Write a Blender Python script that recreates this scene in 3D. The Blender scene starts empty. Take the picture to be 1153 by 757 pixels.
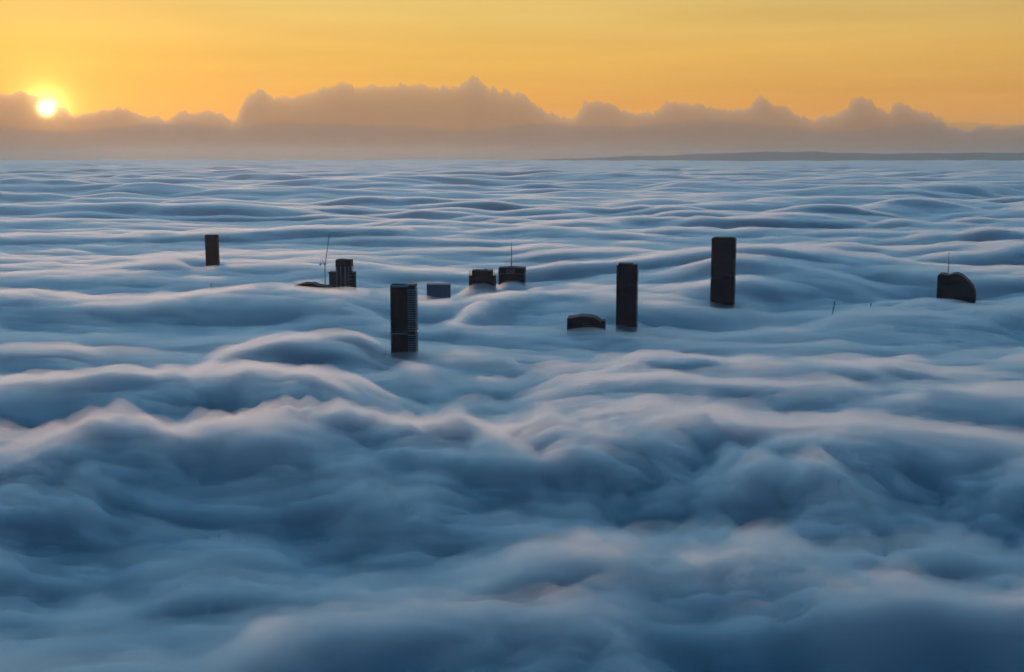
import bpy, bmesh, math, random
import numpy as np
from mathutils import Vector, Matrix, noise as mnoise

random.seed(7)
S = bpy.context.scene
COL = S.collection
R = math.radians

# ------------------------------------------------------------------ camera geometry
PW, PH, FPX = 1153.0, 757.0, 1392.0
CAMZ = 431.0
Z0 = 165.0                      # mean level of the top of the fog
HORIZON = 175.5
PITCH = math.atan((PH / 2 - HORIZON) / FPX)
CP, SP = math.cos(PITCH), math.sin(PITCH)


def ray(px, py):
    a, b = (px - PW / 2) / FPX, (PH / 2 - py) / FPX
    return Vector((a, CP + b * SP, -SP + b * CP))


def on_level(px, py, z):
    d = ray(px, py)
    t = (z - CAMZ) / d.z
    return Vector((d.x * t, d.y * t, z))


def at_depth(px, py, y):
    d = ray(px, py)
    t = y / d.y
    return Vector((d.x * t, y, CAMZ + d.z * t))


cam_d = bpy.data.cameras.new('camera')
cam_d.sensor_width = 36.0
cam_d.lens = 36.0 * FPX / PW
cam_d.clip_start = 1.0
cam_d.clip_end = 300000.0
cam = bpy.data.objects.new('camera', cam_d)
COL.objects.link(cam)
cam.location = (0, 0, CAMZ)
cam.rotation_euler = (math.pi / 2 - PITCH, 0, 0)
S.camera = cam

# ------------------------------------------------------------------ light
SUN_D = ray(52, 122).normalized()
SUN_EL = math.asin(SUN_D.z)
SUN_AZ = math.atan2(SUN_D.x, SUN_D.y)          # from +Y towards +X

world = bpy.data.worlds.new('World')
S.world = world
world.use_nodes = True
nt = world.node_tree
nt.nodes.clear()
N = nt.nodes.new
L = nt.links.new


def wmath(op, a, b=None, c=None, clamp=False):
    n = N('ShaderNodeMath')
    n.operation = op
    n.use_clamp = clamp
    for i, v in enumerate((a, b, c)):
        if v is None: continue
        if isinstance(v, (int, float)): n.inputs[i].default_value = v
        else: L(v, n.inputs[i])
    return n.outputs[0]


def wdot(vec, d):
    n = N('ShaderNodeVectorMath')
    n.operation = 'DOT_PRODUCT'
    L(vec, n.inputs[0])
    n.inputs[1].default_value = d
    return n.outputs['Value']


def wramp(fac, stops):
    n = N('ShaderNodeValToRGB')
    e = n.color_ramp.elements
    while len(e) < len(stops): e.new(0.5)
    for k, (p, c) in enumerate(stops):
        e[k].position = p
        e[k].color = (*c, 1)
    L(fac, n.inputs['Fac'])
    return n.outputs['Color']


def wmix(kind, fac, a, b):
    n = N('ShaderNodeMix')
    n.data_type = 'RGBA'
    n.blend_type = kind
    n.clamp_factor = True
    for s_, v in ((n.inputs[0], fac), (n.inputs[6], a), (n.inputs[7], b)):
        if isinstance(v, (int, float)): s_.default_value = v
        elif isinstance(v, tuple): s_.default_value = (*v, 1)
        else: L(v, s_)
    return n.outputs[2]


out = N('ShaderNodeOutputWorld')
tc = N('ShaderNodeTexCoord')
vdir = tc.outputs['Generated']
zc = wdot(vdir, (0, 0, 1))
el = wmath('SQRT', wmath('MAXIMUM', zc, 0.0))
front = wramp(el, [(0.0, (.66, .40, .20)), (0.13, (.90, .46, .14)), (0.2, (1.04, .48, .09)), (0.28, (1.1, .61, .10)), (0.356, (1.0, .68, .17)), (0.5, (.98, 1.16, 1.08)), (0.7, (.44, 1.32, 2.05)), (0.84, (.08, .39, .80)), (1.0, (.005, .07, .21))])
back = wramp(el, [(0.0, (.006, .04, .10)), (0.2, (.007, .045, .12)), (0.5, (.006, .055, .15)), (1.0, (.005, .07, .21))])
side = wmath('ADD', wmath('MULTIPLY', wdot(vdir, (math.sin(SUN_AZ), math.cos(SUN_AZ), 0)), 0.55), 0.38, clamp=True)
side = wmath('SMOOTHSTEP' if False else 'POWER', side, 1.3)
grad = wmix('MIX', side, back, front)
ang = wmath('ARCCOSINE', wmath('MINIMUM', wdot(vdir, tuple(SUN_D)), 1.0))       # radians from the sun
disc = wmath('MULTIPLY', wmath('EXPONENT', wmath('MULTIPLY', wmath('POWER', wmath('DIVIDE', ang, R(0.22)), 2.0), -1.0)), 120.0)
halo1 = wmath('MULTIPLY', wmath('EXPONENT', wmath('DIVIDE', ang, -R(0.38))), 8.0)
halo2 = wmath('MULTIPLY', wmath('EXPONENT', wmath('DIVIDE', ang, -R(3.0))), 0.75)
glow = wmix('ADD', 1.0, wmix('MULTIPLY', 1.0, wmath('ADD', disc, halo1), (1.0, .58, .17)), wmix('MULTIPLY', 1.0, halo2, (1.0, .36, .03)))
for n in nt.nodes:
    pass
sky = N('ShaderNodeTexSky')
sky.sky_type = 'NISHITA'
sky.sun_disc = False
sky.sun_elevation = SUN_EL
sky.sun_rotation = SUN_AZ
sky.altitude = 400
sky.air_density = 1.0
sky.dust_density = 1.0
sky.ozone_density = 3.0
bg1 = N('ShaderNodeBackground')
bg1.inputs['Strength'].default_value = 0.012
L(sky.outputs['Color'], bg1.inputs['Color'])
bg2 = N('ShaderNodeBackground')
bg2.inputs['Strength'].default_value = 0.85
stretch = N('ShaderNodeMapping')
stretch.inputs['Scale'].default_value = (2.2, 2.2, 34.0)
L(vdir, stretch.inputs['Vector'])
streak = N('ShaderNodeTexNoise')
streak.inputs['Scale'].default_value = 1.6
streak.inputs['Detail'].default_value = 5
L(stretch.outputs[0], streak.inputs['Vector'])
thin = wramp(streak.outputs['Fac'], [(0.3, (.95, .94, .93)), (0.7, (1.05, 1.06, 1.07))])
L(wmix('ADD', 1.0, wmix('MULTIPLY', 1.0, grad, thin), glow), bg2.inputs['Color'])
add = N('ShaderNodeAddShader')
L(bg1.outputs[0], add.inputs[0])
L(bg2.outputs[0], add.inputs[1])
L(add.outputs[0], out.inputs['Surface'])

sun_l = bpy.data.lights.new('sun', 'SUN')
sun_l.energy = 1.05
sun_l.angle = R(1.5)
sun_l.color = (1.0, 0.56, 0.34)
sun = bpy.data.objects.new('sun', sun_l)
COL.objects.link(sun)
sun.rotation_euler = (-(SUN_D + Vector((0, 0, 0.014)))).to_track_quat('-Z', 'Y').to_euler()

# ------------------------------------------------------------------ helpers


def tag(o, label=None, cat=None, group=None, kind=None):
    if label: o['label'] = label
    if cat: o['category'] = cat
    if group: o['group'] = group
    if kind: o['kind'] = kind
    return o


def mesh_np(name, verts, faces4, mat, smooth=True, extra_tris=None):
    me = bpy.data.meshes.new(name)
    nv = len(verts)
    nq = len(faces4)
    ntri = 0 if extra_tris is None else len(extra_tris)
    me.vertices.add(nv)
    me.vertices.foreach_set('co', np.asarray(verts, np.float32).ravel())
    loops = [np.asarray(faces4, np.int32).ravel()]
    starts = [np.arange(nq, dtype=np.int32) * 4]
    if ntri:
        loops.append(np.asarray(extra_tris, np.int32).ravel())
        starts.append(nq * 4 + np.arange(ntri, dtype=np.int32) * 3)
    lp = np.concatenate(loops)
    me.loops.add(len(lp))
    me.loops.foreach_set('vertex_index', lp)
    me.polygons.add(nq + ntri)
    me.polygons.foreach_set('loop_start', np.concatenate(starts))
    me.update(calc_edges=True)
    me.validate()
    if smooth:
        me.polygons.foreach_set('use_smooth', np.ones(len(me.polygons), bool))
    if mat: me.materials.append(mat)
    o = bpy.data.objects.new(name, me)
    COL.objects.link(o)
    return o


def new_mat(name):
    m = bpy.data.materials.new(name)
    m.use_nodes = True
    return m, m.node_tree


def volume_mat(name, color, density, g):
    m, t = new_mat(name)
    t.nodes.clear()
    o = t.nodes.new('ShaderNodeOutputMaterial')
    v = t.nodes.new('ShaderNodeVolumePrincipled')
    v.inputs['Color'].default_value = (*color, 1)
    v.inputs['Density'].default_value = density
    v.inputs['Anisotropy'].default_value = g
    t.links.new(v.outputs[0], o.inputs['Volume'])
    m.cycles.homogeneous_volume = True
    return m


def surf_mat(name, color, rough=0.6, metallic=0.0, var=0.25, scale=0.3, spec=0.5):
    """procedural: base colour broken up by noise"""
    m, t = new_mat(name)
    b = t.nodes['Principled BSDF']
    tc = t.nodes.new('ShaderNodeTexCoord')
    ns = t.nodes.new('ShaderNodeTexNoise')
    ns.inputs['Scale'].default_value = scale
    ns.inputs['Detail'].default_value = 4
    rp = t.nodes.new('ShaderNodeValToRGB')
    rp.color_ramp.elements[0].position = 0.3
    rp.color_ramp.elements[1].position = 0.7
    rp.color_ramp.elements[0].color = (*[c * (1 - var) for c in color], 1)
    rp.color_ramp.elements[1].color = (*[c * (1 + var) for c in color], 1)
    t.links.new(tc.outputs['Object'], ns.inputs['Vector'])
    t.links.new(ns.outputs['Fac'], rp.inputs['Fac'])
    t.links.new(rp.outputs['Color'], b.inputs['Base Color'])
    b.inputs['Roughness'].default_value = rough
    b.inputs['Metallic'].default_value = metallic
    b.inputs['Specular IOR Level'].default_value = spec
    return m


# ------------------------------------------------------------------ vectorised noise
_rng = np.random.RandomState(11)
_perm = np.concatenate([_rng.permutation(512)] * 2)
_ga = _rng.rand(512) * 2 * np.pi
_gx, _gy = np.cos(_ga), np.sin(_ga)


def perlin(x, y, seed=0):
    xi = np.floor(x).astype(np.int64); yi = np.floor(y).astype(np.int64)
    xf = x - xi; yf = y - yi
    u = xf * xf * xf * (xf * (xf * 6 - 15) + 10)
    v = yf * yf * yf * (yf * (yf * 6 - 15) + 10)

    def g(ix, iy, dx, dy):
        h = _perm[(_perm[(ix + seed * 37) & 511] + iy + seed * 101) & 511]
        return _gx[h] * dx + _gy[h] * dy
    a = g(xi, yi, xf, yf); b = g(xi + 1, yi, xf - 1, yf)
    c = g(xi, yi + 1, xf, yf - 1); d = g(xi + 1, yi + 1, xf - 1, yf - 1)
    return 1.5 * ((a + u * (b - a)) * (1 - v) + (c + u * (d - c)) * v)


def sstep(a, b, x):
    t = np.clip((x - a) / (b - a), 0, 1)
    return t * t * (3 - 2 * t)


# crests of the fog billows: (points in the picture, height above mean, front width, back width)
RIDGES = [
    ([(120, 757), (200, 725), (300, 703), (430, 693), (560, 694), (680, 700), (780, 718), (880, 757)], 25, 52, 80),
    ([(430, 625), (520, 603), (600, 597), (700, 597), (800, 602), (870, 613), (930, 632), (1010, 646), (1100, 650), (1380, 655)], 30, 75, 100),
    ([(-220, 576), (20, 556), (80, 548), (140, 560), (200, 585)], 12, 40, 70),
    ([(330, 585), (420, 566), (500, 560), (560, 564), (640, 585)], 10, 36, 70),
    ([(-330, 500), (40, 488), (150, 478), (240, 471), (330, 467), (430, 468), (500, 482), (540, 474), (590, 468), (650, 472), (690, 466), (735, 455), (775, 466), (850, 476), (950, 480), (1060, 484), (1420, 496)], 40, 115, 150),
    ([(770, 505), (800, 492), (845, 488), (890, 500)], 12, 35, 40),
    ([(-330, 432), (0, 425), (150, 418), (300, 411), (390, 413), (440, 424), (520, 450)], 38, 95, 150),
    ([(560, 432), (640, 424), (720, 416), (820, 414), (900, 420), (1000, 433), (1080, 438), (1420, 448)], 20, 70, 120),
    ([(180, 398), (250, 384), (330, 375), (400, 374), (450, 384)], 22, 60, 110),
    ([(-250, 392), (10, 390), (60, 388), (120, 396)], 14, 60, 100),
    ([(640, 412), (720, 396), (760, 392), (850, 402), (950, 405), (1100, 402)], 13, 60, 100),
    ([(-330, 334), (0, 330), (100, 333), (200, 331), (290, 327), (350, 333), (420, 334), (470, 345)], 26, 95, 190),
    ([(480, 352), (530, 336), (580, 326), (640, 323), (690, 330), (740, 345)], 22, 80, 160),
    ([(600, 392), (500, 402), (470, 404), (420, 410)], 10, 50, 90),
    ([(890, 352), (980, 347), (1060, 343), (1120, 338), (1400, 332)], 14, 80, 150),
    ([(880, 300), (960, 292), (1040, 298), (1120, 300), (1400, 296)], 26, 150, 300),
    ([(20, 203), (70, 198), (104, 193), (116, 200)], 70, 420, 700),
    ([(-330, 306), (40, 303), (140, 305), (230, 309), (300, 314)], 13, 130, 260),
]

# towers: fog is held level round their feet ((px, base_py), half width across, half width along)
FEET = [(239, 303, 60, 150), (388, 329, 60, 120), (454, 399, 70, 130), (493, 336, 60, 130), (542, 326, 60, 120), (576, 321, 50, 110),
        (660, 372, 80, 130), (704, 369, 60, 140), (812, 344, 80, 160), (1075, 340, 90, 160), (350, 333, 70, 90)]
UP = {542: 13.0, 576: 12.0, 239: -3.0, 388: -3.0, 1075: 1.0, 350: -3.0, 812: 6.0, 454: -3.0}
FEET_W = [(on_level(px, py, Z0), a * .75, b * .6, UP.get(px, 2.0)) for px, py, a, b in FEET]


def fog_height(x, y, cell):
    """top of the fog, metres; cell = local mesh spacing, for fading unresolved detail"""
    r = np.sqrt(x * x + y * y)

    def oct(sx, sy, amp, seed, rot=0.0, fade=True):
        c, s = math.cos(rot), math.sin(rot)
        w = sstep(1.2, 3.0, min(sx, sy) / cell) if fade else 1.0
        return amp * w * perlin((x * c + y * s) / sx, (-x * s + y * c) / sy, seed)
    # domain warp
    wx = x + oct(700, 500, 120, 21) ; wy = y + oct(900, 400, 90, 22)
    far = sstep(2500, 9000, r)
    vfar = sstep(9000, 30000, r)
    pre = perlin(wx / 1500, wy / 620, 1)
    wy = wy + 150 * pre
    pre3 = perlin(wx / 3600, wy / 1500 + 7.7, 3)
    def puff(n):
        return (np.sqrt(n * n + 0.03) - 0.33) * 2.3

    def puffs(lx, ly, seed, skew, qx=None, qy=None):
        qx = wx if qx is None else qx
        qy = wy if qy is None else qy
        n0 = puff(perlin(qx / lx, qy / ly, seed))
        return puff(perlin(qx / lx + .07, (qy + skew * n0) / ly, seed)) * sstep(0.9, 2.4, 0.5 * ly / cell)
    patch = 0.6 + 0.7 * sstep(-0.35, 0.35, perlin(x / 4200, y / 2600, 33))
    mfar = sstep(1250, 2300, r)
    big = 26 * perlin(wx / 1500, wy / 620, 1) * (0.22 + 0.4 * mfar)
    big += patch * mfar * (32 * puffs(1050, 640, 2, 110) + 22 * (1 - .55 * sstep(4200, 9000, r)) * puffs(560, 340, 34, 65) + 9 * (1 - .8 * sstep(3600, 7000, r)) * puffs(270, 170, 35, 26))
    big += far * (56 * puffs(2500, 1700, 3, 320) * (1 - .4 * vfar)) + vfar * 45 * perlin(x / 9000, y / 5200, 4)
    rid = np.zeros_like(x)
    shm = np.zeros_like(x)
    for k, (pts, H, wf, wb) in enumerate(RIDGES):
        H = 1.2 * H
        P = [on_level(px, py, Z0 + H + 8) for px, py in pts]
        P.sort(key=lambda p: p.x)
        xs = np.array([p.x for p in P]); ys = np.array([p.y for p in P])
        y0, y1 = ys.min() - 4 * wf, ys.max() + 4 * wb
        m = (x > xs[0] - 10) & (x < xs[-1] + 10) & (y > y0) & (y < y1)
        if not m.any(): continue
        xm, ym = x[m], y[m]
        # smooth centre line
        xq = np.linspace(xs[0], xs[-1], 160)
        yq = np.interp(xq, xs, ys)
        kern = np.hanning(23); kern /= kern.sum()
        yq = np.convolve(np.pad(yq, 11, mode='edge'), kern, 'valid')
        yc = np.interp(xm, xq, yq)
        span = xs[-1] - xs[0]
        e = np.minimum(xm - xs[0], xs[-1] - xm) / (min(0.22 * span, 160.0) if ys.min() < 3600 else 0.5 * span)
        if ys.min() >= 3600: H = 0.6 * H
        H = H * (1 + 0.20 * perlin(xm / 190, ym / 160, 120 + k) + 0.14 * perlin(xm / 75, ym / 60, 140 + k))
        amp = H * sstep(0, 1, e)
        d = ym - yc + 22 * perlin(xm / 220, ym / 180, 50 + k) + 9 * perlin(xm / 80, ym / 70, 60 + k) + 2 * perlin(xm / 28, ym / 26, 80 + k)
        sh = np.where(d < 0, np.exp(-(np.abs(d) / wf) ** 2), np.exp(-(np.abs(d) / wb) ** 2))
        shm[m] = np.maximum(shm[m], sh * sstep(0, 1, e))
        rid[m] = np.maximum(rid[m], amp * sh) + 0.25 * np.minimum(rid[m], amp * sh)
    low = big * (1 - 0.72 * shm) + rid
    for p, a, b, up in FEET_W:
        w = np.exp(-(((x - p.x) / a) ** 2 + ((y - p.y + 0.5 * b) / b) ** 2) ** 1.5)
        low = low * (1 - w) + up * w
    calm = 1 - 0.55 * sstep(1150, 1700, r)
    nearw = 1 - mfar
    mid = nearw * (10 * puffs(520, 170, 5, 40, wx, wy) + 11 * puffs(260, 95, 6, 24, wx, wy) + 6.5 * puffs(120, 50, 16, 11, x, y)) + oct(300, 150, 5, 36)
    mid = mid + oct(80, 22, 2.0, 15, 0.08) + oct(36, 10, 1.2, 16, -0.06) + oct(16, 5, .6, 17, 0.05)
    # billows: rounded tops, creased valleys
    near = 1 - 0.75 * sstep(1100, 1700, r)
    b1 = sstep(1.2, 3, 60 / cell) * (np.abs(perlin(wx / 150, wy / 78, 7)) * 2.6 - .7)
    b2 = sstep(1.2, 3, 28 / cell) * (np.abs(perlin(wx / 66 + b1 * .15, wy / 36, 8)) * 2.6 - .7)
    b3 = sstep(1.2, 3, 13 / cell) * (np.abs(perlin(wx / 28, wy / 17, 9)) * 2.6 - .7)
    lump = sstep(-0.25, 0.35, perlin(x / 300, y / 220, 30))
    bil = near * (6.5 * b1 + 7.5 * b2 + 4.2 * b3) * (0.35 + 0.65 * lump)
    return Z0 - 6 + low + mid + bil


# ------------------------------------------------------------------ fog
RMAX = 79000.0
def disc_grid(nfine, ratio, half=R(29)):
    th = np.concatenate([np.linspace(-half, half, nfine), np.linspace(half, 2 * math.pi - half, 110)[1:-1]])
    rs = [60.0]
    while rs[-1] < 480: rs.append(rs[-1] * 1.035)
    while rs[-1] < RMAX: rs.append(rs[-1] * ratio)
    rs[-1] = RMAX
    return th, np.array(rs)


def fog_shell(name, mat, nfine, ratio, offset, bottom=None, wisp=0.0):
    th, rs = disc_grid(nfine, ratio)
    nt_, nr = len(th), len(rs)
    T, RR = np.meshgrid(th, rs)
    X, Y = RR * np.sin(T), RR * np.cos(T)
    dth = np.gradient(th)[None, :] * np.ones_like(RR)
    dr = np.gradient(rs)[:, None] * np.ones_like(RR)
    cell = np.maximum(np.abs(dth) * RR, dr)
    cell = np.where(np.abs(dth) > 0.01, 1e4, cell) if False else cell
    Z = fog_height(X.ravel(), Y.ravel(), cell.ravel()) + offset
    if wisp:
        xr, yr, cr = X.ravel(), Y.ravel(), cell.ravel()
        w = np.zeros_like(Z)
        for sx, sy, a, sd in ((150, 46, 1.0, 90), (70, 20, .7, 91), (32, 10, .75, 92), (15, 5.5, .55, 93)):
            w += a * sstep(1.0, 2.6, sy / cr) * perlin(xr / sx + .3 * perlin(xr / 60, yr / 60, 95), yr / sy + .6 * perlin(xr / 90, yr / 60, 94), sd)
        Z += wisp * np.clip(w + 0.15, -0.28, 1.2)
    verts = np.stack([X.ravel(), Y.ravel(), Z], 1)
    idx = np.arange(nr * nt_).reshape(nr, nt_)
    nx = np.roll(idx, -1, axis=1)
    q = np.stack([idx[:-1], idx[1:], nx[1:], nx[:-1]], -1).reshape(-1, 4)[:, ::-1]
    c = len(verts)
    verts = np.concatenate([verts, [[0, 0, Z[:nt_].mean()]]])
    tris = np.stack([idx[0], nx[0], np.full(nt_, c)], 1)[:, ::-1]
    if bottom is not None:
        bv = np.stack([X[-1], Y[-1], np.full(nt_, bottom)], 1)
        b0 = len(verts)
        verts = np.concatenate([verts, bv, [[0, 0, bottom]]])
        bi = b0 + np.arange(nt_); bn = np.roll(bi, -1)
        q = np.concatenate([q, np.stack([idx[-1], nx[-1], bn, bi], 1)])
        tris = np.concatenate([tris, np.stack([bi, bn, np.full(nt_, b0 + nt_)], 1)])
    return mesh_np(name, verts, q, mat, True, tris)


m_core, t = new_mat('fog_core')
b = t.nodes['Principled BSDF']
b.inputs['Base Color'].default_value = (0.86, 0.87, 0.88, 1)
b.inputs['Roughness'].default_value = 1.0
b.inputs['Specular IOR Level'].default_value = 0.0

core = fog_shell('fog', m_core, 640, 1.005, -20.0)
tag(core, 'blue grey sea of fog with rolling billows covering the city', 'fog', kind='stuff')
veil_in = fog_shell('veil', volume_mat('fog_inner', (0.985, 0.985, 0.99), 0.14, 0.55), 660, 1.005, 0.0, bottom=20.0)
veil_in.parent = core
veil_out = fog_shell('veil', volume_mat('fog_outer', (0.985, 0.985, 0.99), 0.03, 0.55), 700, 1.0045, 6.0, bottom=15.0, wisp=9.0)
veil_out.parent = core

# ------------------------------------------------------------------ ground
gm = surf_mat('ground_soil', (0.09, 0.10, 0.07), 0.9, scale=0.004)
a = np.linspace(0, 2 * math.pi, 129)[:-1]
rs = np.array([1.0, 1000, 5000, 20000, RMAX])
V = np.concatenate([np.stack([r_ * np.sin(a), r_ * np.cos(a), np.zeros_like(a)], 1) for r_ in rs] + [[[0, 0, 0]]])
I = np.arange(128 * 5).reshape(5, 128); J = np.roll(I, -1, 1)
Q = np.stack([I[:-1], I[1:], J[1:], J[:-1]], -1).reshape(-1, 4)[:, ::-1]
T3 = np.stack([I[0], J[0], np.full(128, 640)], 1)[:, ::-1]
tag(mesh_np('ground', V, Q, gm, False, T3), 'dark ground far below the fog', 'ground', kind='structure')

# ------------------------------------------------------------------ towers
M = {
    'glass': surf_mat('dark_glass', (0.007, 0.012, 0.026), 0.22, var=0.3, scale=0.08, spec=0.3),
    'bands': surf_mat('dark_bands', (0.011, 0.016, 0.030), 0.7, var=0.2, scale=0.2, spec=0.2),
    'brick': surf_mat('brown_cladding', (0.042, 0.009, 0.011), 0.8, var=0.3, scale=0.15),
    'brown_dark': surf_mat('brown_window', (0.022, 0.008, 0.010), 0.5, var=0.3, scale=0.15),
    'pale': surf_mat('pale_concrete', (0.20, 0.25, 0.29), 0.8, var=0.15, scale=0.1),
    'grey': surf_mat('grey_concrete', (0.11, 0.115, 0.125), 0.8, var=0.2, scale=0.1),
    'blue': surf_mat('haze_blue_glass', (0.035, 0.17, 0.24), 0.4, var=0.15, scale=0.1),  # thin fog before the block and reflected sky, put into the base colour
    'blue_line': surf_mat('blue_frame', (0.05, 0.08, 0.11), 0.6, var=0.1, scale=0.1),
    'steel': surf_mat('steel', (0.07, 0.07, 0.08), 0.5, var=0.2, scale=0.5),
    'light_steel': surf_mat('painted_steel', (0.34, 0.30, 0.28), 0.5, var=0.15, scale=0.5),
    'roof': surf_mat('roof_membrane', (0.10, 0.10, 0.11), 0.9, var=0.25, scale=0.2, spec=0.1),
}


class MB:
    def __init__(self):
        self.bm = bmesh.new()

    def box(self, x0, x1, y0, y1, z0, z1):
        v = [self.bm.verts.new((x, y, z)) for z in (z0, z1) for y in (y0, y1) for x in (x0, x1)]
        for f in ((0, 2, 3, 1), (4, 5, 7, 6), (0, 1, 5, 4), (2, 6, 7, 3), (0, 4, 6, 2), (1, 3, 7, 5)):
            self.bm.faces.new([v[i] for i in f])
        return self

    def prism(self, pts, z0, z1):
        """plan outline (counter-clockwise) pulled up"""
        n = len(pts)
        a = [self.bm.verts.new((x, y, z0)) for x, y in pts]
        b = [self.bm.verts.new((x, y, z1)) for x, y in pts]
        self.bm.faces.new(a[::-1]); self.bm.faces.new(b)
        for i in range(n):
            j = (i + 1) % n
            self.bm.faces.new((a[i], a[j], b[j], b[i]))
        return self

    def side(self, pts, y0, y1):
        """elevation outline (x, z) given depth"""
        n = len(pts)
        a = [self.bm.verts.new((x, y0, z)) for x, z in pts]
        b = [self.bm.verts.new((x, y1, z)) for x, z in pts]
        self.bm.faces.new(a); self.bm.faces.new(b[::-1])
        for i in range(n):
            j = (i + 1) % n
            self.bm.faces.new((a[j], a[i], b[i], b[j]))
        return self

    def bar(self, p, q, r, r2=None, seg=6):
        p, q = Vector(p), Vector(q)
        r2 = r if r2 is None else r2
        d = (q - p).normalized()
        u = d.orthogonal().normalized(); w = d.cross(u)
        A, B = [], []
        for k in range(seg):
            t = 2 * math.pi * k / seg
            o = u * math.cos(t) + w * math.sin(t)
            A.append(self.bm.verts.new(p + o * r)); B.append(self.bm.verts.new(q + o * r2))
        self.bm.faces.new(A[::-1]); self.bm.faces.new(B)
        for k in range(seg):
            j = (k + 1) % seg
            self.bm.faces.new((A[k], A[j], B[j], B[k]))
        return self

    def lattice(self, p, q, half, r, step):
        """square lattice boom from p to q"""
        p, q = Vector(p), Vector(q)
        d = (q - p); ln = d.length; d.normalize()
        u = d.cross(Vector((0, 1, 0))).normalized() if abs(d.y) < 0.9 else Vector((1, 0, 0))
        w = d.cross(u)
        c = [(u * a + w * b) * half for a, b in ((1, 1), (1, -1), (-1, -1), (-1, 1))]
        for o in c: self.bar(p + o, q + o * 0.8, r, r, 4)
        n = max(2, int(ln / step))
        for i in range(n):
            a, b = p + d * (ln * i / n), p + d * (ln * (i + 1) / n)
            for k in range(4):
                self.bar(a + c[k], b + c[(k + 1) % 4], r * .6, r * .6, 3)
        return self

    def build(self, name, mat, parent=None, bevel=0.0):
        me = bpy.data.meshes.new(name)
        bmesh.ops.recalc_face_normals(self.bm, faces=self.bm.faces)
        self.bm.to_mesh(me); self.bm.free()
        me.materials.append(M[mat] if isinstance(mat, str) else mat)
        o = bpy.data.objects.new(name, me); COL.objects.link(o)
        if parent: o.parent = parent
        return o


class Site:
    """a building site: sizes read in photo pixels become metres at its distance"""
    def __init__(self, name, label, cat, px, base_py, yaw=0.0, group=None, y=None):
        self.p = on_level(px, base_py, Z0)
        if y: self.p = at_depth(px, base_py, y)
        self.m = (self.p.y * CP + (CAMZ - Z0) * SP) / FPX
        self.px = px
        self.o = bpy.data.objects.new(name, None)
        COL.objects.link(self.o)
        self.o.location = (self.p.x, self.p.y, 0)
        self.o.rotation_euler.z = R(yaw)
        self.o.empty_display_size = 10
        tag(self.o, label, cat, group)

    def x(self, px): return (px - self.px) * self.m
    def z(self, py): return at_depth(self.px, py, self.p.y).z


def bands(x0, x1, y0, y1, z0, z1, pitch, t, proud):
    mb = MB(); z = z0
    while z < z1 - t:
        mb.box(x0 - proud, x1 + proud, y0 - proud, y1 + proud, z, z + t); z += pitch
    return mb


def ribs(x0, x1, yf, z0, z1, n, w, proud):
    mb = MB()
    for i in range(n):
        x = x0 + (x1 - x0) * (i + .5) / n
        mb.box(x - w / 2, x + w / 2, yf - proud, yf + .2, z0, z1)
    return mb


# -- brown slab standing alone at the left
t = Site('office_tower', 'slim reddish brown slab tower standing alone at the far left', 'office tower', 239, 303, 6)
hw, zt = t.x(246), t.z(265)
MB().box(-hw, hw, 0, 24, 0, zt - 3).build('wall', 'brick', t.o)
mb = MB()
for i in range(5):
    x = -hw + 2 * hw * (i + .5) / 5
    mb.box(x - 1.5, x + 1.5, -.25, .1, 60, zt - 6)
mb.build('window_strips', 'brown_dark', t.o)
MB().box(-hw + .4, hw - .4, .4, 23.6, zt - 3, zt - 1.6).build('roof', 'roof', t.o)
mb = MB(); mb.box(-hw - .2, hw + .2, -.3, .5, zt - 2.99, zt); mb.box(-hw - .2, hw + .2, 23.5, 24.2, zt - 2.99, zt)
mb.box(-hw - .2, -hw + .5, .51, 23.49, zt - 2.99, zt); mb.box(hw - .5, hw + .2, .51, 23.49, zt - 2.99, zt)
mb.build('parapet', 'brown_dark', t.o)

# -- stepped concrete and glass tower beside the crane
t = Site('apartment_tower', 'grey stepped tower with pale concrete piers and balconies beside the tall crane', 'apartment tower', 388, 330, 0)
zt = t.z(293)
x0, x1 = t.x(378.5), t.x(396.5)
zc = t.z(300)
MB().box(x0, x1, 0, 30, 0, zc).build('wall', 'glass', t.o)
MB().box(x0 - .3, x1 - .6, -.4, 28, zc, zt).build('roof_crown', 'bands', t.o)
MB().box(x0 + 6, x1 - 14, 8, 20, zt, zt + 1.6).build('plant_room', 'grey', t.o)
for px, w in ((379.6, 2.6), (384.0, 1.6), (389.2, 3.4), (393.0, 1.4)):
    x = t.x(px)
    MB().box(x - w / 2, x + w / 2, -.8, .2, 40, zc - .3).build('pier', 'pale', t.o)
MB().box(x1 + .02, t.x(399.6), 1.5, 26, 0, t.z(307)).build('wing', 'bands', t.o)
z = t.z(309) - 1.5
while z > 120:
    MB().box(t.x(393.8), t.x(397.0), -2.0, .1, z - 1.2, z).build('balcony', 'pale', t.o)
    z -= 7.0
MB().box(t.x(370.4), x0 - .02, 5, 34, 0, t.z(308.2)).build('wing', 'grey', t.o)
MB().box(t.x(369.6), x0 - .3, 4.2, 34.8, t.z(308.2), t.z(307)).build('roof_slab', 'bands', t.o)

# -- low roofs just clearing the fog left of it
t = Site('apartment_block', 'low dark sloping rooftop barely clearing the fog left of the stepped tower', 'apartment block', 352, 333)
MB().box(t.x(331), t.x(374), 0, 34, 0, t.z(328.5)).build('wall', 'bands', t.o)
MB().side([(t.x(329.5), t.z(328.5) + .01), (t.x(374), t.z(328.5) + .01), (t.x(374), t.z(326.5)), (t.x(358), t.z(324.8)), (t.x(352), t.z(322.6)), (t.x(340), t.z(323)), (t.x(331), t.z(325.5))], -1, 35).build('roof', 'bands', t.o)
MB().box(t.x(343), t.x(349), 8, 18, t.z(322.9), t.z(321.8)).build('plant_room', 'bands', t.o)

t.o.scale.z = 1.03

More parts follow.
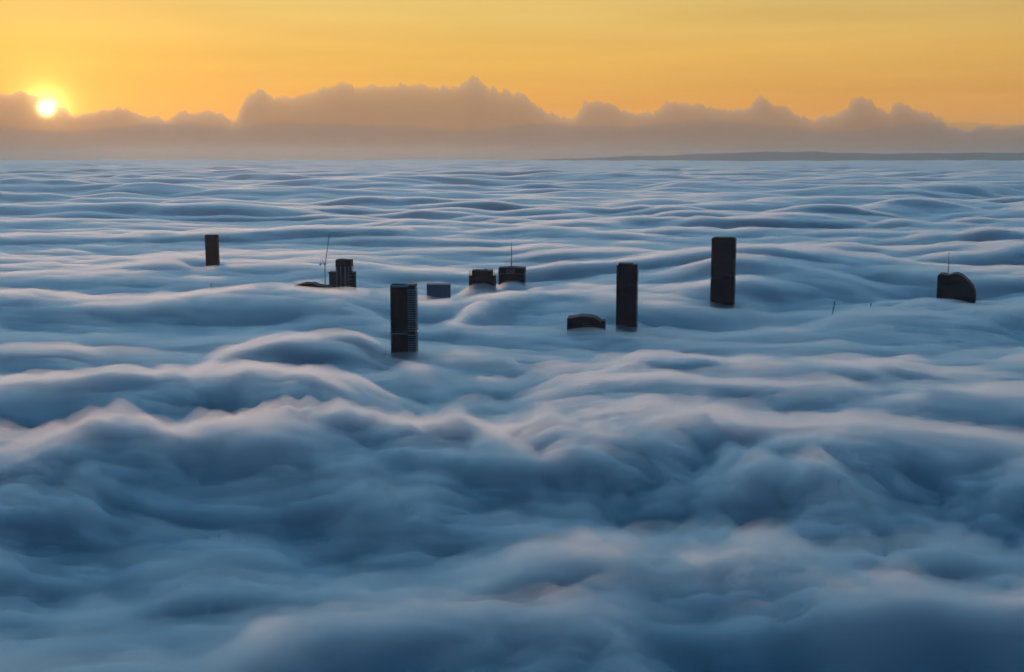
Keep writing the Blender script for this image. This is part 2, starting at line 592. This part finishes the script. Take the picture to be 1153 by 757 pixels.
# -- tall tower with balcony stripes
t = Site('apartment_tower', 'tall dark tower with horizontal balcony stripes down its right side, nearest of all towers', 'apartment tower', 454.5, 400, -2)
zt = t.z(321.5)
xa, xb, xc = t.x(440), t.x(459.5), t.x(469)
MB().prism([(xa, 2), (xa + 1.2, 0), (xb, 0), (xb, 27), (xa, 27)], 0, zt - 2.6).build('wall', 'glass', t.o)
ribs(xa + 1.3, xb - .4, 0, 60, zt - 3.2, 9, .7, .55).build('fins', 'bands', t.o)
MB().box(xb + .02, xc - 1.6, 1.6, 26, 0, zt - 3).build('wing', 'glass', t.o)
zb = t.z(376)
z = zt - 6.2
while z > 108:
    if abs(z - zb) > 1.6:
        MB().prism([(xb + .1, -.7), (xc - .8, -.7), (xc, .8), (xc, 26.6), (xb + .1, 26.6)], z - .75, z + .3).build('balcony', 'pale' , t.o)
    z -= 3.05
MB().box(xa - .3, xb - .2, -.75, 27.3, zb - .55, zb + .55).build('ledge', 'pale', t.o)
mb = MB()
mb.prism([(xa - .2, 2), (xa + 1, -.3), (xb + .2, -.3), (xb + .2, .5), (xa + 1.3, .5), (xa + .6, 2.2), (xa + .6, 27.2), (xa - .2, 27.2)], zt - 2.59, zt - .2)
mb.box(xa + .61, xc - .8, 26.4, 27.2, zt - 2.59, zt - .2)
mb.build('parapet', 'pale', t.o)
MB().box(xa + .62, xb - .2, .52, 26.38, zt - 2.6, zt - 1.8).build('roof', 'roof', t.o)
MB().box(t.x(456.5), t.x(461), 3, 16, zt - 2.0, zt + .9).build('plant_room', 'pale', t.o)
MB().box(t.x(461.2), t.x(468), 2, 25, zt - 2.99, zt - .1).build('roof_screen', 'bands', t.o)

# -- glass block, its veil of thin fog put into the facade colour
t = Site('office_block', 'low glass block hazed pale blue, half sunk in fog right of the striped tower', 'office block', 493.5, 337, -1)
zt = t.z(320.6)
x0, x1 = t.x(480.5), t.x(506.5)
MB().box(x0, x1, 0, 26, 0, zt - 1.4).build('wall', 'blue', t.o)
ribs(x0, x1, 0, 60, zt - 1.5, 11, .45, .3).build('mullions', 'blue_line', t.o)
MB().box(x0 - .5, x1 + .5, -.6, 26.5, zt - 1.39, zt).build('roof', 'blue_line', t.o)
MB().box(x1 - 1.6, x1 + .45, -.55, .3, 60, zt - 1.4).build('corner_pier', 'blue_line', t.o)

# -- dark block with notched roof corners
t = Site('office_tower', 'black tower top with notched roof corners left of the spired tower', 'office tower', 542.5, 328, -4)
zt, zs = t.z(305), t.z(310.4)
x0, x1 = t.x(528), t.x(557)
MB().box(x0, x1, 0, 36, 0, zs).build('wall', 'glass', t.o)
bands(x0, x1, 0, 36, 70, zs - 1, 4.0, 1.1, .3).build('spandrels', 'bands', t.o)
MB().box(t.x(531.2), t.x(553.8), 2.5, 33, zs, zt).build('roof_crown', 'bands', t.o)
for px in (528.4, 529.8, 555.2, 556.6):
    MB().bar((t.x(px), .6, zs), (t.x(px), .6, zt + 1.2), .45).build('fin', 'steel', t.o)
MB().box(t.x(545.5), t.x(547.6), 8, 14, zt, zt + 2.6).build('plant_room', 'bands', t.o)
MB().bar((t.x(546.8), 11, zt + 2.6), (t.x(546.8), 11, zt + 6), .25, .1).build('antenna', 'steel', t.o)
MB().box(t.x(535), t.x(540), 8, 20, zt, zt + 1.0).build('roof_duct', 'bands', t.o)

# -- spired tower
t = Site('office_tower', 'dark square tower top with a tall roof spire and framed crown', 'office tower', 576, 322, -5)
zt = t.z(302)
x0, x1 = t.x(561.3), t.x(590.5)
zl = t.z(308)
MB().box(x0, x1, 0, 38, 0, zl).build('wall', 'glass', t.o)
bands(x0, x1, 0, 38, 70, zl - 3, 4.2, 1.2, .3).build('spandrels', 'bands', t.o)
mb = MB()
mb.box(x0 - .3, x0 + 3, -.4, 38.4, zl + .01, zt); mb.box(x1 - 3, x1 + .3, -.4, 38.4, zl + .01, zt)
mb.box(x0 + 3.01, x1 - 3.01, -.4, 1.2, zt - 2.6, zt); mb.box(x0 + 3.01, x1 - 3.01, 36.8, 38.4, zl + .01, zt)
mb.build('crown_frame', 'bands', t.o)
MB().side([(x0 + 2, zt + .02), (x1 - 2, zt + .02), (t.x(577), zt + 1.4), (t.x(575), zt + 1.4)], 1.5, 36).build('roof', 'roof', t.o)
MB().box(t.x(570), t.x(579.5), -.7, 1.5, zl - 1.4, zt - 2.0).build('plant_room', 'grey', t.o)
MB().box(x0 + 2.8, x1 - 2.8, -.36, -.05, zl - .9, zl - .2).build('ledge', 'grey', t.o)
sp = MB().bar((t.x(575.2), 12, zt), (t.x(575.2), 12, t.z(297)), 1.1, 1.0, 8).bar((t.x(575.2), 12, t.z(297)), (t.x(575.2), 12, t.z(281)), .85, .75, 8).bar((t.x(575.2), 12, t.z(281)), (t.x(575.2), 12, t.z(273)), .6, .3, 8).build('spire', 'steel', t.o)
MB().bar((t.x(578.4), 10, zt), (t.x(577.2), 10, t.z(296.5)), .3, .15).build('antenna', 'steel', t.o)

# -- curved roof building
t = Site('office_block', 'broad dark building with a curved roof low in the fog', 'office block', 659.5, 373, -7)
ar = [(638.6, 358.8), (642, 358.6), (646, 357.8), (651, 356.8), (655, 356.3), (660, 356.6), (664, 357.0), (668, 357.6), (671, 359), (674, 361), (677, 363.4)]
pts = [(t.x(638.6), 0), (t.x(677), 0)] + [(t.x(a), t.z(b) - 1.2) for a, b in ar[::-1]]
MB().side(pts, 0, 34).build('wall', 'glass', t.o)
rf = [(t.x(a), t.z(b)) for a, b in ar]
pts = [(x, z - 1.18) for x, z in rf] + rf[::-1]
mb = MB().side(pts, -1.2, 35)
mb.build('roof', 'bands', t.o)
MB().box(t.x(677.05), t.x(680.8), -.8, 30, 0, t.z(361.6)).build('stair_tower', 'bands', t.o)
for z in (t.z(364.0), t.z(366.8)):
    MB().box(t.x(656), t.x(664), -.35, .1, z - .6, z).build('window_band', 'grey', t.o)
MB().box(t.x(638.3), t.x(640), -.4, .5, 60, t.z(359.6)).build('corner_pier', 'bands', t.o)

# -- plain dark tower
t = Site('skyscraper', 'plain near black tower right of the curved roof building', 'skyscraper', 705, 370, -10)
zt = t.z(298.6)
x0, x1 = t.x(693.2), t.x(716.6)
MB().prism([(x0, 1.5), (x0 + 1.5, 0), (x1, 0), (x1, 28), (x0, 28)], 0, zt).build('wall', 'glass', t.o)
ribs(x0 + 1.8, x1 - .3, 0, 60, zt - .5, 10, .5, .35).build('fins', 'bands', t.o)
mb = MB().box(t.x(695.2), t.x(711), 2, 24, zt, zt + 2.0)
mb.build('roof_crown', 'bands', t.o)
MB().box(t.x(712), t.x(716), 3, 24, zt, zt + .7).build('roof_screen', 'grey', t.o)
MB().box(t.x(693.1), x1 + .1, -.45, 28.2, t.z(306) - .4, t.z(306) + .4).build('ledge', 'bands', t.o)

# -- tallest tower
t = Site('skyscraper', 'tallest black tower with a notch at mid height and chamfered corners', 'skyscraper', 812.5, 346, -13)
zt, zn = t.z(269.2), t.z(313.5)
x0, x1 = t.x(799.4), t.x(826.2)
ch = 2.4
def cham(e): return [(x0 + ch - e, -e), (x1 - ch + e, -e), (x1 + e, ch - e), (x1 + e, 38), (x0 - e, 38), (x0 - e, ch - e)]
MB().prism(cham(0), 0, zn - 1.4).build('wall', 'glass', t.o)
MB().prism(cham(-1.3), zn - 1.4, zn + 1.4).build('plant_floor', 'bands', t.o)
MB().prism(cham(-.3), zn + 1.4, zt).build('wall', 'glass', t.o)
mb = MB(); z = 80
while z < zt - 3:
    if abs(z - zn) > 2.6: mb.prism(cham(.12), z, z + .9)
    z += 3.9
mb.build('spandrels', 'bands', t.o)
MB().box(x0 + 3.6, x1 - 3.6, 3, 34, zt, zt + 2.2).build('roof_crown', 'bands', t.o)
MB().box(x0 + .4, x0 + 3, 2.6, 34, zt, zt + .7).build('roof_screen', 'grey', t.o)
MB().box(x1 - 3, x1 - .4, 2.6, 34, zt, zt + .7).build('roof_screen', 'grey', t.o)

# -- sail shaped tower top with mast
t = Site('office_tower', 'black tower top curving down like a sail, thin mast on its left', 'office tower', 1075, 341, -23)
ar = [(1055.3, 311.6), (1056.5, 310.4), (1060, 310.0), (1064, 311.0), (1067, 311.4), (1070, 310.0), (1073.5, 309.0), (1077, 309.4), (1081, 311.4), (1085, 314.4), (1089, 318.2), (1092.5, 322.6), (1094.8, 327.5), (1095.8, 333), (1096, 342)]
pts = [(t.x(1055.3), 0), (t.x(1096), 0)] + [(t.x(a), t.z(b)) for a, b in ar[::-1]]
MB().side(pts, 0, 40).build('wall', 'glass', t.o)
sh = [(t.x(a), t.z(b)) for a, b in ar]
MB().side([(x - .0, z + .02) for x, z in sh] + [(x + .5, z + 1.0) for x, z in sh[::-1]], -.8, 40.8).build('roof', 'bands', t.o)
MB().bar((t.x(1066), 8, t.z(311.5)), (t.x(1066), 8, t.z(302)), .9, .8).bar((t.x(1066), 8, t.z(302)), (t.x(1066), 8, t.z(285)), .75, .45).build('mast', 'steel', t.o)
bands(t.x(1055.3) + .5, t.x(1085), .1, 2, 70, t.z(318), 4, .9, .35).build('spandrels', 'bands', t.o)


# -- luffing tower cranes
def crane(label, px, base_py, slew_py, tip, half=1.1, group='cranes rising out of the fog', mat='light_steel', full=True, y=None):
    t = Site('tower_crane', label, 'crane', px, base_py, 0, group, y)
    zs = t.z(slew_py)
    tx, tz = t.x(tip[0]), t.z(tip[1])
    r = .32
    MB().lattice((0, 0, 0), (0, 0, zs), half, r, 4.0).build('mast', mat, t.o)
    MB().box(-1.6, 1.6, -1.6, 1.6, zs, zs + 1.4).build('slewing_ring', 'steel', t.o)
    MB().lattice((.8, 0, zs + 1.8), (tx, 0, tz), .75, .28, 3.0).build('jib', mat, t.o)
    if full:
        MB().box(-9.5, -1.0, -1.2, 1.2, zs + 1.41, zs + 2.6).build('counter_jib', 'steel', t.o)
        MB().box(-10.2, -7.6, -1.4, 1.4, zs - 1.2, zs + 1.4).build('counterweight', 'steel', t.o)
        MB().box(1.0, 3.2, -2.6, -1.0, zs + 1.45, zs + 3.9).build('cab', 'pale', t.o)
        MB().bar((-.5, -.8, zs + 2.6), (-6.5, 0, zs + 13), .35).bar((-.5, .8, zs + 2.6), (-6.5, 0, zs + 13), .35).bar((-9, 0, zs + 2.6), (-6.5, 0, zs + 13), .25).build('a_frame', 'steel', t.o)
        MB().bar((-6.5, 0, zs + 13), (tx * .96, 0, tz - 2), .1, .1, 4).build('pendant_line', 'steel', t.o)
        MB().bar((tx, 0, tz), (tx, 0, tz - 6), .1, .1, 4).build('hoist_rope', 'steel', t.o)
    return t


crane('tall pale luffing crane with raised jib left of the stepped grey tower', 366.5, 332, 298.5, (372.3, 263.5))
crane('faint crane jib tip poking from the fog below the brown slab tower', 236, 330, 334, (238.3, 318.5), full=False)
crane('slim leaning crane jib tip poking from the fog left of the sail shaped tower', 937.5, 350, 353, (939.3, 339.5), full=False, mat='steel')
crane('tiny crane jib tip in the fog nearest the sail shaped tower', 979, 349, 352, (980.6, 341.5), full=False, mat='steel')

# ------------------------------------------------------------------ hills on the horizon
def hills():
    prof = [(540, 182.5), (600, 180.2), (660, 178.2), (700, 176.8), (760, 175.2), (800, 173.0), (830, 171.6), (880, 171.2), (920, 171.0), (950, 172.4), (990, 173.6), (1040, 173.2), (1080, 172.6), (1120, 172.2), (1153, 171.4), (1250, 170.0), (1400, 172)]
    y0, y1 = 62000.0, 76000.0
    wx = np.array([at_depth(p[0], p[1], 67600).x for p in prof]); wz = np.array([at_depth(p[0], p[1], 67600).z for p in prof])
    xs = np.arange(wx[0], wx[-1], 90.0); ts = np.linspace(0, 1, 34)
    X, T = np.meshgrid(xs, ts)
    Y = y0 + (y1 - y0) * T
    H = np.interp(X, wx, wz)
    Z = H * np.exp(-((T - .4) / .28) ** 2) * (1 + .10 * perlin(X / 2600, Y / 2600, 71) + .05 * perlin(X / 800, Y / 800, 72)) + 30 * perlin(X / 500, Y / 500, 73) * np.exp(-((T - .4) / .3) ** 2)
    Z[0] = Z[-1] = -2
    n, m = X.shape
    I = np.arange(n * m).reshape(n, m)
    q = np.stack([I[:-1, :-1], I[:-1, 1:], I[1:, 1:], I[1:, :-1]], -1).reshape(-1, 4)
    o = mesh_np('hills', np.stack([X.ravel(), Y.ravel(), Z.ravel()], 1), q, surf_mat('haze_blue_forest', (0.032, 0.050, 0.066), 0.95, scale=0.002, spec=0.1), True)  # blue of the distance haze is mixed into the forest colour
    tag(o, 'long low blue grey hills on the horizon at the right', 'hills', kind='structure')


hills()


def box(name, x0, x1, y0, y1, z0, z1, mat):
    o = MB().box(x0, x1, y0, y1, z0, z1).build(name, mat)
    return o


# ------------------------------------------------------------------ clouds along the horizon
PROFILE = [(-260, 112), (-150, 108), (0, 107), (20, 104), (34, 106), (46, 106), (57, 109), (62, 117), (67, 122), (73, 124), (80, 130), (100, 128), (130, 122), (140, 121), (150, 126), (165, 131), (190, 135), (205, 124), (215, 127), (240, 126), (255, 134), (266, 136), (272, 118), (282, 105), (290, 103), (300, 106), (310, 112), (320, 110), (335, 109), (350, 104), (372, 97), (382, 92), (392, 95), (400, 98), (430, 96), (460, 95), (490, 98), (515, 98), (525, 90), (533, 86), (541, 88), (548, 98), (565, 103), (590, 107), (600, 114), (616, 126), (632, 134), (646, 132), (655, 122), (658, 113), (670, 116), (685, 114), (698, 122), (715, 129), (735, 127), (750, 118), (780, 117), (800, 120), (820, 123), (838, 124), (848, 116), (856, 110), (866, 113), (875, 120), (895, 128), (915, 135), (935, 132), (946, 126), (955, 124), (960, 112), (970, 110), (980, 114), (988, 124), (1000, 128), (1008, 118), (1018, 115), (1028, 122), (1045, 128), (1060, 133), (1066, 146), (1090, 148), (1105, 142), (1125, 146), (1153, 140), (1320, 143)]


def cloud_ridge(name, y0, y1, top_of_x, z_base, step, nrow, mat, lump, crown):
    """a closed bank of cloud: top_of_x gives its skyline; rounded towards front and back"""
    xs = np.arange(at_depth(-250, 100, y0).x, at_depth(1400, 100, y0).x, step)
    ts = np.linspace(0, 1, nrow)
    ymid = 0.5 * (y0 + y1)
    X, Tt = np.meshgrid(xs, ts)
    Y = y0 + (y1 - y0) * Tt
    zt = top_of_x(X * ymid / Y * (Y / ymid))
    sh = np.clip(1 - np.abs(2 * Tt - 1) ** 3.2, 0, 1) ** crown
    nz = lump * (-.6 + 2.2 * np.abs(perlin(X / 900, Y / 5000, 41))) + lump * .8 * (-.6 + 2.2 * np.abs(perlin(X / 420, Y / 3500, 42))) + lump * .4 * perlin(X / 190, Y / 2500, 43)
    Z = z_base + (zt - z_base) * sh + nz * np.minimum(1, sh * 2)
    Z = np.maximum(Z, z_base + 5)
    verts = np.stack([X.ravel(), Y.ravel(), Z.ravel()], 1)
    n, m = nrow, len(xs)
    I = np.arange(n * m).reshape(n, m)
    q = np.stack([I[:-1, :-1], I[:-1, 1:], I[1:, 1:], I[1:, :-1]], -1).reshape(-1, 4)
    vb = verts.copy(); vb[:, 2] = z_base
    K = I + n * m
    qb = np.stack([K[:-1, :-1], K[1:, :-1], K[1:, 1:], K[:-1, 1:]], -1).reshape(-1, 4)
    rim = np.concatenate([I[0, :], I[1:, -1], I[-1, -2::-1], I[-2:0:-1, 0]])
    r2 = np.roll(rim, -1)
    qs = np.stack([rim, rim + n * m, r2 + n * m, r2], 1)
    return mesh_np(name, np.concatenate([verts, vb]), np.concatenate([q, qb, qs]), mat, True)


def skyline(ymid, dz=0.0):
    px = np.array([p[0] for p in PROFILE], float)
    zs = np.array([at_depth(p[0], p[1], ymid).z for p in PROFILE])
    wx = np.array([at_depth(p[0], p[1], ymid).x for p in PROFILE])
    return lambda x: np.interp(x, wx, zs) + dz


cum = cloud_ridge('clouds', 96000.0, 98600.0, skyline(97300.0), -150.0, 55.0, 44, volume_mat('cumulus', (0.84, 0.74, 0.62), 8.0e-4, 0.45), 190.0, 0.4)
tag(cum, 'ragged brown cumulus clouds along the horizon under the orange sky', 'clouds', kind='stuff')
zdeck = at_depth(576, 143, 88000).z
deck = cloud_ridge('cloud_deck', 82000.0, 94000.0, lambda x: zdeck + 100 + 620 * perlin(x / 9000, x * 0, 51) + 150 * perlin(x / 2600, x * 0, 52), -150.0, 160.0, 40, volume_mat('stratus', (0.68, 0.64, 0.58), 0.85e-4, 0.3), 60.0, 2.4)
tag(deck, 'smooth grey brown layer of cloud low on the horizon below the ragged clouds', 'clouds', kind='stuff')

# ------------------------------------------------------------------ haze
hz = box('haze', -80000, 80000, -80000, 80000, -1, 720, volume_mat('haze_air', (0.98, 0.91, 0.80), 1.05e-5, 0.5))
tag(hz, 'thin pale haze over the whole fog sea', 'haze', kind='stuff')

# ------------------------------------------------------------------ render settings
S.render.engine = 'CYCLES'
S.view_settings.view_transform = 'Standard'
S.view_settings.look = 'None'
S.view_settings.gamma = 1.0
S.view_settings.use_curve_mapping = False
S.view_settings.exposure = 0.0
c = S.cycles
c.max_bounces = 12
c.volume_bounces = 6
c.diffuse_bounces = 4
c.use_denoising = True
c.adaptive_threshold = 0.04
c.adaptive_min_samples = 16
c.caustics_reflective = False
c.caustics_refractive = False
